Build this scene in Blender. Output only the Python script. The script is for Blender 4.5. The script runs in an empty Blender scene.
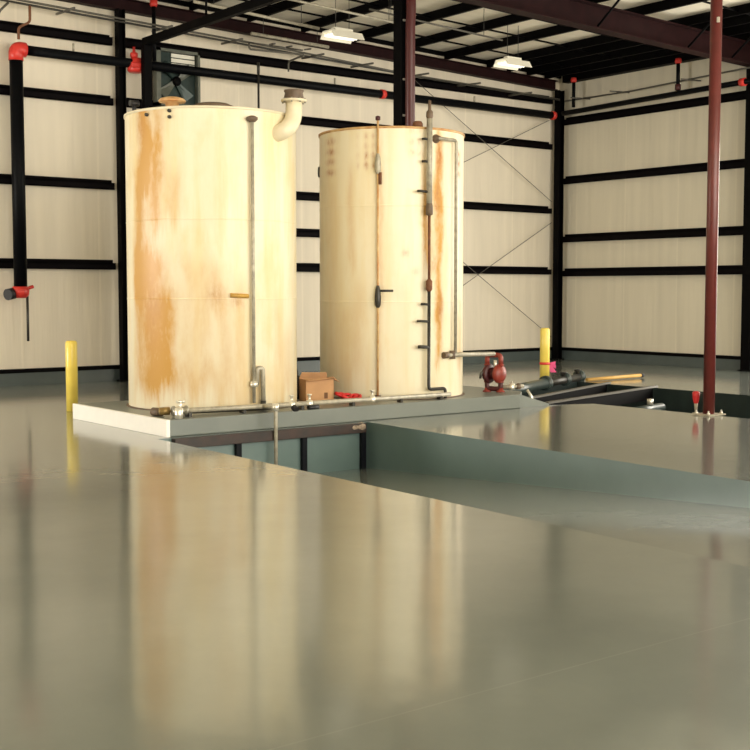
import bpy, bmesh, math, random
from mathutils import Vector, Matrix
random.seed(7)
S = bpy.context.scene
COL = S.collection

# ---------------------------------------------------------------- camera
cam = bpy.data.objects.new('camera', bpy.data.cameras.new('camera'))
COL.objects.link(cam)
cam.data.sensor_width = 36.0
cam.data.sensor_fit = 'HORIZONTAL'
cam.data.lens = 36.0 * 1217.0 / 750.0
cam.location = (0, 0, 1.7)
cam.rotation_euler = (math.radians(90 - 3.995), 0, math.radians(-37.762))
cam.data.clip_end = 200
S.camera = cam

# ---------------------------------------------------------------- world, daylight, exposure
w = bpy.data.worlds.new('world'); S.world = w; w.use_nodes = True
wb = w.node_tree.nodes['Background']
wb.inputs[0].default_value = (1.0, 0.93, 0.80, 1)
wb.inputs[1].default_value = 0.35

def area(name, loc, rot, sx, sy, power, col):
    l = bpy.data.lights.new(name, 'AREA'); l.shape = 'RECTANGLE'; l.size = sx; l.size_y = sy
    l.energy = power; l.color = col
    o = bpy.data.objects.new(name, l); COL.objects.link(o); o.location = loc; o.rotation_euler = rot
    return o
# daylight through the tall open south side of the building, behind the camera
area('daylight_south_sky', (10.0, -15.0, 5.2), (math.radians(88), 0, 0), 30, 9.5, 6900, (1.0, 0.94, 0.82))
# daylight through the wide roll-up door opening in the east wall, out of frame to the right
area('daylight_east_door', (22.3, 11.7, 2.6), (0, math.radians(90), 0), 4.8, 5.0, 720, (1.0, 0.94, 0.82))
# added upward lamp in place of an unseen sunlit apron, brightening the ceiling
area('roof_bounce_fill', (14.0, -12.0, 0.05), (math.radians(180), 0, 0), 30, 9.0, 13000, (1.0, 0.90, 0.74))
# added fill lamp inside the closed west wall, brightening the white plinth end
area('west_fill', (-4.9, 18.6, 1.3), (0, math.radians(-90), 0), 2.2, 3.6, 950, (1.0, 0.96, 0.88))

S.view_settings.view_transform = 'Standard'
S.view_settings.look = 'None'
S.view_settings.gamma = 1.0
S.view_settings.use_curve_mapping = False
S.view_settings.exposure = 0.0

# ---------------------------------------------------------------- materials
def mat(name, col, rough=0.5, metal=0.0, noise=0.0, nscale=6.0, bump=0.0, bscale=40.0, coat=0.0, emit=None, estr=0.0, stretch=None, col2=None, spec=0.5):
    m = bpy.data.materials.new(name); m.use_nodes = True
    nt = m.node_tree; b = nt.nodes['Principled BSDF']
    b.inputs['Base Color'].default_value = (*col, 1)
    b.inputs['Roughness'].default_value = rough
    b.inputs['Metallic'].default_value = metal
    b.inputs['Specular IOR Level'].default_value = spec
    b.inputs['Coat Weight'].default_value = coat
    b.inputs['Coat Roughness'].default_value = 0.08
    if emit:
        b.inputs['Emission Color'].default_value = (*emit, 1); b.inputs['Emission Strength'].default_value = estr
    tc = nt.nodes.new('ShaderNodeTexCoord'); mp = nt.nodes.new('ShaderNodeMapping')
    nt.links.new(tc.outputs['Object'], mp.inputs[0])
    if stretch: mp.inputs['Scale'].default_value = stretch
    if noise:
        n = nt.nodes.new('ShaderNodeTexNoise'); n.inputs['Scale'].default_value = nscale; n.inputs['Detail'].default_value = 5
        nt.links.new(mp.outputs[0], n.inputs['Vector'])
        r = nt.nodes.new('ShaderNodeValToRGB')
        r.color_ramp.elements[0].position = 0.3; r.color_ramp.elements[1].position = 0.7
        c2 = col2 if col2 else tuple(c * (1 - noise) for c in col)
        r.color_ramp.elements[0].color = (*c2, 1); r.color_ramp.elements[1].color = (*col, 1)
        nt.links.new(n.outputs['Fac'], r.inputs[0]); nt.links.new(r.outputs[0], b.inputs['Base Color'])
    if bump:
        n2 = nt.nodes.new('ShaderNodeTexNoise'); n2.inputs['Scale'].default_value = bscale; n2.inputs['Detail'].default_value = 3
        nt.links.new(mp.outputs[0], n2.inputs['Vector'])
        bp = nt.nodes.new('ShaderNodeBump'); bp.inputs['Strength'].default_value = bump; bp.inputs['Distance'].default_value = 0.02
        nt.links.new(n2.outputs['Fac'], bp.inputs['Height']); nt.links.new(bp.outputs[0], b.inputs['Normal'])
    return m

def M(nt, op, a, b=None, c=None, clamp=False):
    n = nt.nodes.new('ShaderNodeMath'); n.operation = op; n.use_clamp = clamp
    for i, v in enumerate((a, b, c)):
        if v is None: continue
        if isinstance(v, (int, float)): n.inputs[i].default_value = v
        else: nt.links.new(v, n.inputs[i])
    return n.outputs[0]

def tank_mat(name, base, patches, dots, streak=0.35, yellow=(0.80, 0.60, 0.22)):
    """cream paint with rust stains at given bearings: (deg, width, z0, z1, strength)"""
    m = bpy.data.materials.new(name); m.use_nodes = True
    nt = m.node_tree; L = nt.links; b = nt.nodes['Principled BSDF']
    tc = nt.nodes.new('ShaderNodeTexCoord'); sp = nt.nodes.new('ShaderNodeSeparateXYZ'); L.new(tc.outputs['Object'], sp.inputs[0])
    X, Y, Z = sp.outputs
    # bearing in degrees, with the wrap-around put on the far side (+60)
    ca, sa_ = math.cos(math.radians(120)), math.sin(math.radians(120))
    xr = M(nt, 'SUBTRACT', M(nt, 'MULTIPLY', X, ca), M(nt, 'MULTIPLY', Y, sa_)); yr = M(nt, 'ADD', M(nt, 'MULTIPLY', X, sa_), M(nt, 'MULTIPLY', Y, ca))
    ang = M(nt, 'SUBTRACT', M(nt, 'MULTIPLY', M(nt, 'ARCTAN2', yr, xr), 180 / math.pi), 120.0)
    patches = [(a if a < 60 else a - 360, *k) for a, *k in patches]; dots = [(a if a < 60 else a - 360, *k) for a, *k in dots]
    def nz(scale, stretch, detail=6, rough=0.6):
        mp = nt.nodes.new('ShaderNodeMapping'); mp.inputs['Scale'].default_value = stretch
        L.new(tc.outputs['Object'], mp.inputs[0])
        n = nt.nodes.new('ShaderNodeTexNoise'); n.inputs['Scale'].default_value = scale; n.inputs['Detail'].default_value = detail
        n.inputs['Roughness'].default_value = rough
        L.new(mp.outputs[0], n.inputs['Vector']); return n.outputs['Fac']
    long_ = nz(5.0, (1, 1, 0.10)); fine = nz(11.0, (1, 1, 0.3)); blot = nz(3.0, (1, 1, 0.55)); grain = nz(22.0, (1, 1, 0.45), 4, 0.7)
    wob = M(nt, 'MULTIPLY', M(nt, 'SUBTRACT', blot, 0.5), 14.0)
    angw = M(nt, 'ADD', ang, wob)
    zw = M(nt, 'ADD', Z, M(nt, 'MULTIPLY', M(nt, 'SUBTRACT', long_, 0.5), 1.2))
    tot = None
    for (a, wd, z0, z1, st) in patches:
        d = M(nt, 'DIVIDE', M(nt, 'SUBTRACT', angw, a), wd)
        g = M(nt, 'EXPONENT', M(nt, 'MULTIPLY', M(nt, 'MULTIPLY', d, d), -0.8))
        mr = nt.nodes.new('ShaderNodeMapRange'); mr.interpolation_type = 'SMOOTHSTEP'
        L.new(zw, mr.inputs[0]); mr.inputs[1].default_value = z0 - 0.25; mr.inputs[2].default_value = z0 + 0.15
        mr2 = nt.nodes.new('ShaderNodeMapRange'); mr2.interpolation_type = 'SMOOTHSTEP'
        L.new(zw, mr2.inputs[0]); mr2.inputs[1].default_value = z1 + 0.25; mr2.inputs[2].default_value = z1 - 0.15
        t = M(nt, 'MULTIPLY', M(nt, 'MULTIPLY', g, st), M(nt, 'MULTIPLY', mr.outputs[0], mr2.outputs[0]))
        tot = t if tot is None else M(nt, 'ADD', tot, t)
    rust = M(nt, 'MULTIPLY', tot, M(nt, 'ADD', -0.10, M(nt, 'MULTIPLY', M(nt, 'ADD', M(nt, 'ADD', fine, long_), grain), 0.60)), clamp=True)
    dt = None
    for (a, z, ra, rz, st) in dots:
        d1 = M(nt, 'DIVIDE', M(nt, 'SUBTRACT', ang, a), ra); d2 = M(nt, 'DIVIDE', M(nt, 'SUBTRACT', Z, z), rz)
        g = M(nt, 'EXPONENT', M(nt, 'MULTIPLY', M(nt, 'ADD', M(nt, 'MULTIPLY', d1, d1), M(nt, 'MULTIPLY', d2, d2)), -1.0))
        t = M(nt, 'MULTIPLY', g, st)
        dt = t if dt is None else M(nt, 'ADD', dt, t)
    def mix(fac, c1, c2):
        n = nt.nodes.new('ShaderNodeMix'); n.data_type = 'RGBA'
        if isinstance(fac, (int, float)): n.inputs[0].default_value = fac
        else: L.new(fac, n.inputs[0])
        for s, c in ((n.inputs[6], c1), (n.inputs[7], c2)):
            if isinstance(c, tuple): s.default_value = (*c, 1)
            else: L.new(c, s)
        return n.outputs[2]
    r1 = nt.nodes.new('ShaderNodeMapRange'); L.new(long_, r1.inputs[0]); r1.inputs[1].default_value = 0.45; r1.inputs[2].default_value = 0.75
    c = mix(M(nt, 'MULTIPLY', r1.outputs[0], streak), base, yellow)
    r2 = nt.nodes.new('ShaderNodeMapRange'); L.new(blot, r2.inputs[0]); r2.inputs[1].default_value = 0.5; r2.inputs[2].default_value = 0.8
    c = mix(M(nt, 'MULTIPLY', r2.outputs[0], streak * 0.8), c, (0.76, 0.58, 0.24))
    c = mix(rust, c, (0.62, 0.34, 0.085))
    if dt is not None: c = mix(M(nt, 'MULTIPLY', dt, M(nt, 'MULTIPLY', M(nt, 'SUBTRACT', grain, 0.22), 2.6), clamp=True), c, (0.45, 0.17, 0.05))
    L.new(c, b.inputs['Base Color'])
    b.inputs['Roughness'].default_value = 0.42
    bp = nt.nodes.new('ShaderNodeBump'); bp.inputs['Strength'].default_value = 0.12; bp.inputs['Distance'].default_value = 0.02
    L.new(nz(2.2, (1, 1, 0.35), 2), bp.inputs['Height']); L.new(bp.outputs[0], b.inputs['Normal'])
    return m

def floor_mat(name, c1, c2, rough, spec=0.5, coat=1.0):
    m = bpy.data.materials.new(name); m.use_nodes = True
    nt = m.node_tree; L = nt.links; b = nt.nodes['Principled BSDF']
    tc = nt.nodes.new('ShaderNodeTexCoord')
    n = nt.nodes.new('ShaderNodeTexNoise'); n.inputs['Scale'].default_value = 0.9; n.inputs['Detail'].default_value = 8; n.inputs['Roughness'].default_value = 0.62
    L.new(tc.outputs['Object'], n.inputs['Vector'])
    r = nt.nodes.new('ShaderNodeValToRGB'); r.color_ramp.elements[0].position = 0.33; r.color_ramp.elements[1].position = 0.68
    r.color_ramp.elements[0].color = (*c1, 1); r.color_ramp.elements[1].color = (*c2, 1)
    L.new(n.outputs['Fac'], r.inputs[0])
    # a faint pale joint line in the coating
    sp = nt.nodes.new('ShaderNodeSeparateXYZ'); L.new(tc.outputs['Object'], sp.inputs[0])
    ln = M(nt, 'LESS_THAN', M(nt, 'ABSOLUTE', M(nt, 'SUBTRACT', sp.outputs[1], 3.72)), 0.006)
    mx = nt.nodes.new('ShaderNodeMix'); mx.data_type = 'RGBA'
    L.new(M(nt, 'MULTIPLY', ln, M(nt, 'MULTIPLY', n.outputs['Fac'], 0.16)), mx.inputs[0]); L.new(r.outputs[0], mx.inputs[6]); mx.inputs[7].default_value = (0.5, 0.5, 0.45, 1)
    L.new(mx.outputs[2], b.inputs['Base Color'])
    b.inputs['Roughness'].default_value = 0.5
    b.inputs['Coat Weight'].default_value = coat; b.inputs['Coat Roughness'].default_value = rough; b.inputs['Coat IOR'].default_value = 1.72
    n2 = nt.nodes.new('ShaderNodeTexNoise'); n2.inputs['Scale'].default_value = 4.0; n2.inputs['Detail'].default_value = 4
    L.new(tc.outputs['Object'], n2.inputs['Vector'])
    bp = nt.nodes.new('ShaderNodeBump'); bp.inputs['Strength'].default_value = 0.12; bp.inputs['Distance'].default_value = 0.01
    L.new(n2.outputs['Fac'], bp.inputs['Height']); L.new(bp.outputs[0], b.inputs['Normal']); L.new(bp.outputs[0], b.inputs['Coat Normal'])
    return m

def insul_mat(name, col, seams_axis, period):
    """white faced insulation: vertical wrinkles and a seam between rolls"""
    m = bpy.data.materials.new(name); m.use_nodes = True
    nt = m.node_tree; L = nt.links; b = nt.nodes['Principled BSDF']
    tc = nt.nodes.new('ShaderNodeTexCoord'); sp = nt.nodes.new('ShaderNodeSeparateXYZ'); L.new(tc.outputs['Object'], sp.inputs[0])
    mp = nt.nodes.new('ShaderNodeMapping'); mp.inputs['Scale'].default_value = (3, 3, 0.18) if seams_axis != 'R' else (0.3, 3, 3)
    L.new(tc.outputs['Object'], mp.inputs[0])
    n = nt.nodes.new('ShaderNodeTexNoise'); n.inputs['Scale'].default_value = 1.6; n.inputs['Detail'].default_value = 4
    L.new(mp.outputs[0], n.inputs['Vector'])
    r = nt.nodes.new('ShaderNodeValToRGB'); r.color_ramp.elements[0].position = 0.3; r.color_ramp.elements[1].position = 0.7
    r.color_ramp.elements[0].color = (*[c * 0.90 for c in col], 1); r.color_ramp.elements[1].color = (*col, 1)
    L.new(n.outputs['Fac'], r.inputs[0])
    ax = sp.outputs[0] if seams_axis == 'X' else sp.outputs[1]
    fr = M(nt, 'FRACT', M(nt, 'DIVIDE', M(nt, 'ADD', ax, M(nt, 'MULTIPLY', M(nt, 'SUBTRACT', n.outputs['Fac'], 0.5), 0.05)), period))
    line = M(nt, 'LESS_THAN', M(nt, 'ABSOLUTE', M(nt, 'SUBTRACT', fr, 0.5)), 0.014)
    mx = nt.nodes.new('ShaderNodeMix'); mx.data_type = 'RGBA'
    L.new(M(nt, 'MULTIPLY', line, 0.4), mx.inputs[0]); L.new(r.outputs[0], mx.inputs[6]); mx.inputs[7].default_value = (*[min(1, c * 1.12) for c in col], 1)
    L.new(mx.outputs[2], b.inputs['Base Color'])
    b.inputs['Roughness'].default_value = 0.55
    bp = nt.nodes.new('ShaderNodeBump'); bp.inputs['Strength'].default_value = 0.35; bp.inputs['Distance'].default_value = 0.05
    L.new(M(nt, 'ADD', n.outputs['Fac'], M(nt, 'MULTIPLY', line, 0.3)), bp.inputs['Height']); L.new(bp.outputs[0], b.inputs['Normal'])
    return m

MF = floor_mat('epoxy_floor', (0.118, 0.138, 0.122), (0.155, 0.178, 0.158), 0.12)
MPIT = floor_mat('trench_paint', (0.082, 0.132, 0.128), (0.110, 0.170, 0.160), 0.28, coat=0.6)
MCURB = mat('curb_paint', (0.075, 0.095, 0.092), 0.35, noise=0.2, nscale=3)
MWALL = insul_mat('wall_insulation', (0.79, 0.715, 0.575), 'X', 1.52)
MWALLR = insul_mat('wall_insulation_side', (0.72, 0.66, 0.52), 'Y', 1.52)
MROOF = insul_mat('roof_insulation', (0.90, 0.83, 0.68), 'R', 1.52)
MBLK = mat('black_steel', (0.0016, 0.0013, 0.0016), 0.6, noise=0.3, nscale=4, spec=0.06)
MGIRT = mat('girt_steel', (0.0030, 0.0018, 0.0026), 0.6, noise=0.3, nscale=4, spec=0.06)
MRED = mat('red_oxide_steel', (0.020, 0.0052, 0.0058), 0.6, spec=0.12, noise=0.4, nscale=5)
MDOWN = mat('dark_red_pipe', (0.075, 0.014, 0.014), 0.4, noise=0.2, nscale=5, spec=0.4)
MPOST = mat('red_oxide_post', (0.135, 0.024, 0.020), 0.38, noise=0.25, nscale=5)
MPIPE = mat('black_pipe', (0.0015, 0.0018, 0.0028), 0.5, spec=0.10)
MFIRE = mat('fire_red', (0.62, 0.035, 0.025), 0.4)
MYEL = mat('bollard_yellow', (0.90, 0.70, 0.13), 0.3, noise=0.08, nscale=5)
MGALV = mat('galvanised', (0.42, 0.40, 0.33), 0.38, 0.6, noise=0.3, nscale=20)
MGREYPIPE = mat('weathered_pipe', (0.50, 0.46, 0.36), 0.45, 0.2, noise=0.4, nscale=14)
MDKPIPE = mat('dark_pipe', (0.045, 0.042, 0.035), 0.4, 0.3, noise=0.3, nscale=14)
MRUST = mat('rusted_iron', (0.22, 0.085, 0.035), 0.7, noise=0.5, nscale=12, bump=0.3)
MLEDGE = mat('rusty_ledge', (0.045, 0.024, 0.018), 0.5, noise=0.6, nscale=5, col2=(0.018, 0.016, 0.015))
MSTRUT = mat('dark_strut', (0.004, 0.005, 0.008), 0.5, spec=0.15)
MCREAM = mat('cream_paint', (0.86, 0.77, 0.56), 0.38, noise=0.12, nscale=8)
MWHITE = mat('white_edge_paint', (0.93, 0.91, 0.86), 0.45, noise=0.04, nscale=8)
MSLAB = floor_mat('plinth_paint', (0.13, 0.15, 0.135), (0.17, 0.19, 0.17), 0.3, coat=0.5)
MRIM = mat('rim_rust', (0.70, 0.50, 0.24), 0.5, noise=0.5, nscale=9, col2=(0.50, 0.22, 0.07))
MCARD = mat('cardboard', (0.55, 0.31, 0.15), 0.8, noise=0.15, nscale=6)
MCARDD = mat('cardboard_inside', (0.16, 0.08, 0.04), 0.9)
MPUMP = mat('pump_red', (0.27, 0.036, 0.022), 0.42, noise=0.3, nscale=14)
MPUMPD = mat('dark_red_pump_shade', (0.07, 0.010, 0.012), 0.45, noise=0.3, nscale=14)  # shade painted on the pump's left and lower parts; plain dark red on fittings
MHOSE = mat('red_hose', (0.60, 0.022, 0.025), 0.4)
MRUBB = mat('black_rubber', (0.010, 0.010, 0.012), 0.5)
MPINK = mat('pink_ribbon', (0.72, 0.06, 0.22), 0.5)
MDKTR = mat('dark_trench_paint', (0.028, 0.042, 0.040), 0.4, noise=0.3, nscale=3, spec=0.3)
MSLATE = mat('slate_pipe_paint', (0.042, 0.060, 0.056), 0.35, noise=0.2, nscale=8)
MFRAME = mat('grey_green_frame', (0.11, 0.12, 0.095), 0.4, noise=0.3, nscale=8)
MTEAL = mat('dark_teal_metal', (0.020, 0.040, 0.036), 0.35, 0.3, noise=0.4, nscale=7)
MFIXT = mat('white_enamel', (0.85, 0.82, 0.70), 0.4)
MTUBE = mat('fluorescent_tube', (0.95, 0.93, 0.85), 0.4, emit=(1.0, 0.93, 0.76), estr=1.1)
MBROWN = mat('brown_cap', (0.17, 0.115, 0.075), 0.55, noise=0.4, nscale=12)
MWOOD = mat('yellow_pole_paint', (0.62, 0.36, 0.09), 0.5, noise=0.2, nscale=9)
MBOLT = mat('bright_bolt', (0.75, 0.72, 0.62), 0.3, 0.6)
MCOND = mat('grey_conduit', (0.10, 0.092, 0.075), 0.45, 0.2)
MLOUV = mat('bright_shutter', (0.80, 0.78, 0.68), 0.4)

# ---------------------------------------------------------------- mesh helpers (world coordinates in, parts stored relative to their thing)
class G:
    def __init__(s): s.bm = bmesh.new()
    def box(s, a, b, mtx=None):
        x0, y0, z0 = a; x1, y1, z1 = b
        v = [s.bm.verts.new((x, y, z)) for x in (x0, x1) for y in (y0, y1) for z in (z0, z1)]
        if mtx is not None:
            for q in v: q.co = mtx @ q.co
        for f in ((0, 1, 3, 2), (4, 6, 7, 5), (0, 4, 5, 1), (2, 3, 7, 6), (0, 2, 6, 4), (1, 5, 7, 3)):
            s.bm.faces.new([v[i] for i in f])
        return s
    def hexa(s, lo, hi):
        """solid between a lower and an upper polygon with the same number of corners"""
        a = [s.bm.verts.new(p) for p in lo]; b = [s.bm.verts.new(p) for p in hi]; n = len(a)
        s.bm.faces.new(a[::-1]); s.bm.faces.new(b)
        for i in range(n): s.bm.faces.new((a[i], a[(i + 1) % n], b[(i + 1) % n], b[i]))
        return s
    def poly(s, pts):
        s.bm.faces.new([s.bm.verts.new(p) for p in pts]); return s
    def tube(s, pts, r, n=12, caps=True, bend=0.0, smooth=True):
        P = [Vector(p) for p in pts]
        if bend > 0 and len(P) > 2:
            Q = [P[0]]
            for i in range(1, len(P) - 1):
                d0 = (P[i - 1] - P[i]); d1 = (P[i + 1] - P[i]); bb = min(bend, d0.length * .49, d1.length * .49)
                a = P[i] + d0.normalized() * bb; c = P[i] + d1.normalized() * bb
                for k in range(7):
                    t = k / 6; Q.append(a * (1 - t) ** 2 + P[i] * 2 * t * (1 - t) + c * t * t)
            Q.append(P[-1]); P = Q
        rr = r if isinstance(r, (list, tuple)) else [r] * len(P)
        T = []
        for i in range(len(P)):
            t = (P[min(i + 1, len(P) - 1)] - P[max(i - 1, 0)])
            T.append(t.normalized())
        ref = Vector((0, 0, 1)) if abs(T[0].z) < 0.9 else Vector((1, 0, 0))
        u = T[0].cross(ref).normalized(); rings = []
        for i, p in enumerate(P):
            u = (u - T[i] * u.dot(T[i])).normalized(); v = T[i].cross(u)
            rings.append([s.bm.verts.new(p + (u * math.cos(k * 2 * math.pi / n) + v * math.sin(k * 2 * math.pi / n)) * rr[i]) for k in range(n)])
        for i in range(len(P) - 1):
            for k in range(n):
                f = s.bm.faces.new((rings[i][k], rings[i][(k + 1) % n], rings[i + 1][(k + 1) % n], rings[i + 1][k])); f.smooth = smooth
        if caps:
            s.bm.faces.new(rings[0][::-1]); s.bm.faces.new(rings[-1])
        return s
    def lathe(s, c, prof, n=32, axis=(0, 0, 1)):
        """prof: list of (r, h) along axis from c"""
        ax = Vector(axis).normalized(); ref = Vector((0, 0, 1)) if abs(ax.z) < 0.9 else Vector((1, 0, 0))
        u = ax.cross(ref).normalized(); v = ax.cross(u); c = Vector(c); rings = []
        for r, h in prof:
            if r < 1e-5: rings.append([s.bm.verts.new(c + ax * h)])
            else: rings.append([s.bm.verts.new(c + ax * h + (u * math.cos(k * 2 * math.pi / n) + v * math.sin(k * 2 * math.pi / n)) * r) for k in range(n)])
        for i in range(len(rings) - 1):
            A, B = rings[i], rings[i + 1]
            for k in range(n):
                k2 = (k + 1) % n
                if len(A) == 1 and len(B) == 1: continue
                if len(A) == 1: f = s.bm.faces.new((A[0], B[k2], B[k]))
                elif len(B) == 1: f = s.bm.faces.new((A[k], A[k2], B[0]))
                else: f = s.bm.faces.new((A[k], A[k2], B[k2], B[k]))
                f.smooth = True
        return s
    def ibeam(s, p0, p1, h, wd, tf=0.018, tw=0.012, up=(0, 0, 1)):
        """wide flange section from p0 to p1 (bottom centre line), web along up"""
        p0 = Vector(p0); p1 = Vector(p1); d = (p1 - p0).normalized(); U = Vector(up); U = (U - d * U.dot(d)).normalized(); W = d.cross(U)
        for (a0, a1, b) in ((0, tf, wd / 2), (h - tf, h, wd / 2), (tf, h - tf, tw / 2)):
            lo = [p0 + U * x + W * y for x, y in ((a0, -b), (a0, b), (a1, b), (a1, -b))]
            hi = [q + (p1 - p0) for q in lo]
            s.hexa(lo, hi)
        return s
    def link(s, name, m, root=None, kind=None, bevel=0.0, label=None):
        bmesh.ops.recalc_face_normals(s.bm, faces=s.bm.faces)
        me = bpy.data.meshes.new(name)
        if root is not None:
            s.bm.transform(Matrix.Translation(-wloc(root)))
        s.bm.to_mesh(me); s.bm.free(); me.materials.append(m)
        o = bpy.data.objects.new(name, me); COL.objects.link(o)
        if root is not None: o.parent = root
        if kind: o['kind'] = kind
        if label: o['label'] = label
        if bevel:
            md = o.modifiers.new('bevel', 'BEVEL'); md.width = bevel; md.segments = 2; md.limit_method = 'ANGLE'
        return o
def wloc(o):
    v = Vector((0, 0, 0))
    while o is not None: v += Vector(o.location); o = o.parent
    return v
def tag(o, label, cat, group=None):
    o['label'] = label; o['category'] = cat
    if group: o['group'] = group
    return o
def thing(name, loc, label, cat, group=None):
    o = bpy.data.objects.new(name, None); COL.objects.link(o); o.location = loc; o.empty_display_size = 0.2
    return tag(o, label, cat, group)
def solo(g, name, m, loc, label, cat, group=None, bevel=0.0):
    """a thing that is one mesh, with its origin at loc"""
    g.bm.transform(Matrix.Translation(-Vector(loc)))
    o = g.link(name, m, None, bevel=bevel); o.location = loc
    return tag(o, label, cat, group)
def struct(g, name, m, parent=None):
    return g.link(name, m, parent, kind=None if parent else 'structure')

# ================================================================= SETTING
BY, RX = 21.13, 22.09                     # back wall plane, right wall plane
def raf(x): return 6.79 - 0.028 * (x - 12.4)     # underside of the back rafter
def ceil(x): return raf(x) + 0.43
TZ = lambda y: -0.60 + (12.45 - y) * 0.060      # trench floor ramps up towards the camera
A = (6.50, 12.45); B = (9.50, 12.45); Cc = (9.02, 2.45); D = (6.30, 2.45)
T2 = [(13.05, 12.60), (13.72, 12.36), (13.72, 4.0), (16.80, 4.0), (16.80, 15.55), (13.05, 15.55)]
fl = G()
for loop in ([(-5, -7), (RX + .2, -7), (RX + .2, BY + .2), (-5, BY + .2)], [A, B, Cc, D], T2):
    vs = [fl.bm.verts.new((x, y, 0)) for x, y in loop]
    for i in range(len(vs)): fl.bm.edges.new((vs[i], vs[(i + 1) % len(vs)]))
bmesh.ops.triangle_fill(fl.bm, use_beauty=True, edges=fl.bm.edges[:], normal=(0, 0, 1))
floor = struct(fl, 'floor', MF)
g = G()
g.poly([(B[0], B[1], 0), (Cc[0], Cc[1], 0), (Cc[0], Cc[1], -.02), (B[0], B[1], TZ(B[1]))])
g.poly([(A[0], A[1], 0), (A[0], A[1], TZ(A[1])), (D[0], D[1], -.02), (D[0], D[1], 0)])
g.poly([(A[0], A[1], 0), (B[0], B[1], 0), (B[0], B[1], TZ(B[1])), (A[0], A[1], TZ(A[1]))])
struct(g, 'trench_wall', MPIT, floor)
g = G(); g.poly([(A[0], A[1], TZ(A[1])), (B[0], B[1], TZ(B[1])), (Cc[0], Cc[1], 0), (D[0], D[1], 0)])
struct(g, 'trench_ramp', MF, floor)
g = G()
for i in range(len(T2)):
    a, b = T2[i], T2[(i + 1) % len(T2)]
    g.poly([(a[0], a[1], 0), (b[0], b[1], 0), (b[0], b[1], -.75), (a[0], a[1], -.75)])
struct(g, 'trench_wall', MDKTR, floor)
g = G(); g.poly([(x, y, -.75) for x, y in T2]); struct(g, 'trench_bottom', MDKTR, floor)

g = G(); g.box((-5, BY, 0), (RX + .2, BY + .15, 8.6)); struct(g, 'wall_back', MWALL)
g = G(); g.box((RX, -7, 0), (RX + .15, 9.0, 7.3)); g.box((RX, 9.0, 5.1), (RX + .15, 14.4, 7.3)); g.box((RX, 14.4, 0), (RX + .15, BY, 7.3)); struct(g, 'wall_right', MWALLR)
g = G(); g.box((-5.15, -7, 0), (-5, BY + .15, 8.6)); struct(g, 'wall_left', MWALL)
g = G(); g.hexa([(-5.15, -7, ceil(-5.15)), (RX + .15, -7, ceil(RX + .15)), (RX + .15, BY + .15, ceil(RX + .15)), (-5.15, BY + .15, ceil(-5.15))],
                [(-5.15, -7, ceil(-5.15) + .1), (RX + .15, -7, ceil(RX + .15) + .1), (RX + .15, BY + .15, ceil(RX + .15) + .1), (-5.15, BY + .15, ceil(-5.15) + .1)])
struct(g, 'ceiling', MROOF)
g = G(); g.box((-5, BY - .10, 0), (RX, BY, .22)); struct(g, 'baseboard_back', MCURB)
g = G(); g.box((RX - .10, 14.4, 0), (RX, BY - .10, .22)); struct(g, 'baseboard_right', MCURB)
g = G(); g.box((-5, BY - .12, .22), (RX, BY - .002, .29)); struct(g, 'trim_1', MBLK)
g = G(); g.box((RX - .12, 14.4, .22), (RX - .002, BY - .12, .29)); struct(g, 'trim_2', MBLK)
# dark band closing the top of the back wall and the eave strut of the right wall
g = G(); g.hexa([(-5, BY - .05, raf(-5) + .34), (RX, BY - .05, raf(RX) + .34), (RX, BY - .002, raf(RX) + .34), (-5, BY - .002, raf(-5) + .34)],
                [(-5, BY - .05, ceil(-5)), (RX, BY - .05, ceil(RX)), (RX, BY - .002, ceil(RX)), (-5, BY - .002, ceil(-5))]); struct(g, 'trim_3', MBLK)
g = G(); g.box((RX - .22, -7, 6.70), (RX - .002, BY - .3, 6.95)); struct(g, 'trim_4', MBLK)

# ================================================================= STEEL FRAME
# back wall rafter
g = G(); g.ibeam((-4.9, BY - .13, raf(-4.9)), (21.8, BY - .13, raf(21.8)), .23, .17)
solo(g, 'wall_rafter', MRED, (8, BY - .13, raf(8)), 'long dark red steel rafter running along the top of the back wall', 'rafter')
# interior tapered frame
g = G(); g.ibeam((-4.9, 15.45, 7.007), (21.85, 15.45, 6.325), .44, .26, .022, .014)
rf = thing('roof_rafter', (13.0, 15.45, 6.55), 'deep dark red steel roof beam crossing the upper right under the purlins', 'roof beam')
g.link('beam', MRED, rf)
for x in (17.0, 19.6, 21.0):
    g = G(); g.tube([(x, 15.33, 6.78 - (x - 4) * .0255 + .04), (x + .05, 14.85, raf(x) + .24)], .022, 6)
    g.link('flange_brace', MBLK, rf)
g = G(); g.ibeam((-4.9, 10.27, 7.007), (21.85, 10.27, 6.325), .44, .26, .022, .014)
struct(g, 'trim_5', MRED)

def hcol(name, x, y, z1, depth, width, m, label, axis='x', base=True):
    """H column: depth along axis, flange width across"""
    r = thing(name, (x, y, 0), label, 'column')
    up = (1, 0, 0) if axis == 'x' else (0, 1, 0)
    p = Vector((x, y, 0)) - Vector(up) * depth / 2
    g = G(); g.ibeam((p.x, p.y, .02 if base else 0), (p.x, p.y, z1), depth, width, .020, .012, up)
    g.link('shaft', m, r)
    g = G(); g.box((x - depth / 2 - .04, y - width / 2 - .04, 0), (x + depth / 2 + .04, y + width / 2 + .04, .02)) if axis == 'x' else g.box((x - width / 2 - .04, y - depth / 2 - .04, 0), (x + width / 2 + .04, y + depth / 2 + .04, .02))
    g.link('base_plate', m, r)
    return r
hcol('steel_column', 10.235, BY - .26, raf(10.18) - .01, .14, .16, MBLK, 'black steel wall column behind the left edge of the left tank')
hcol('steel_column', 21.84, BY - .24, raf(21.8) - .01, .17, .17, MBLK, 'black steel column in the far corner of the building')
hcol('steel_column', 21.94, 15.45, 6.315, .26, .22, MBLK, 'black steel column on the right wall at the right edge of the view')
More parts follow.
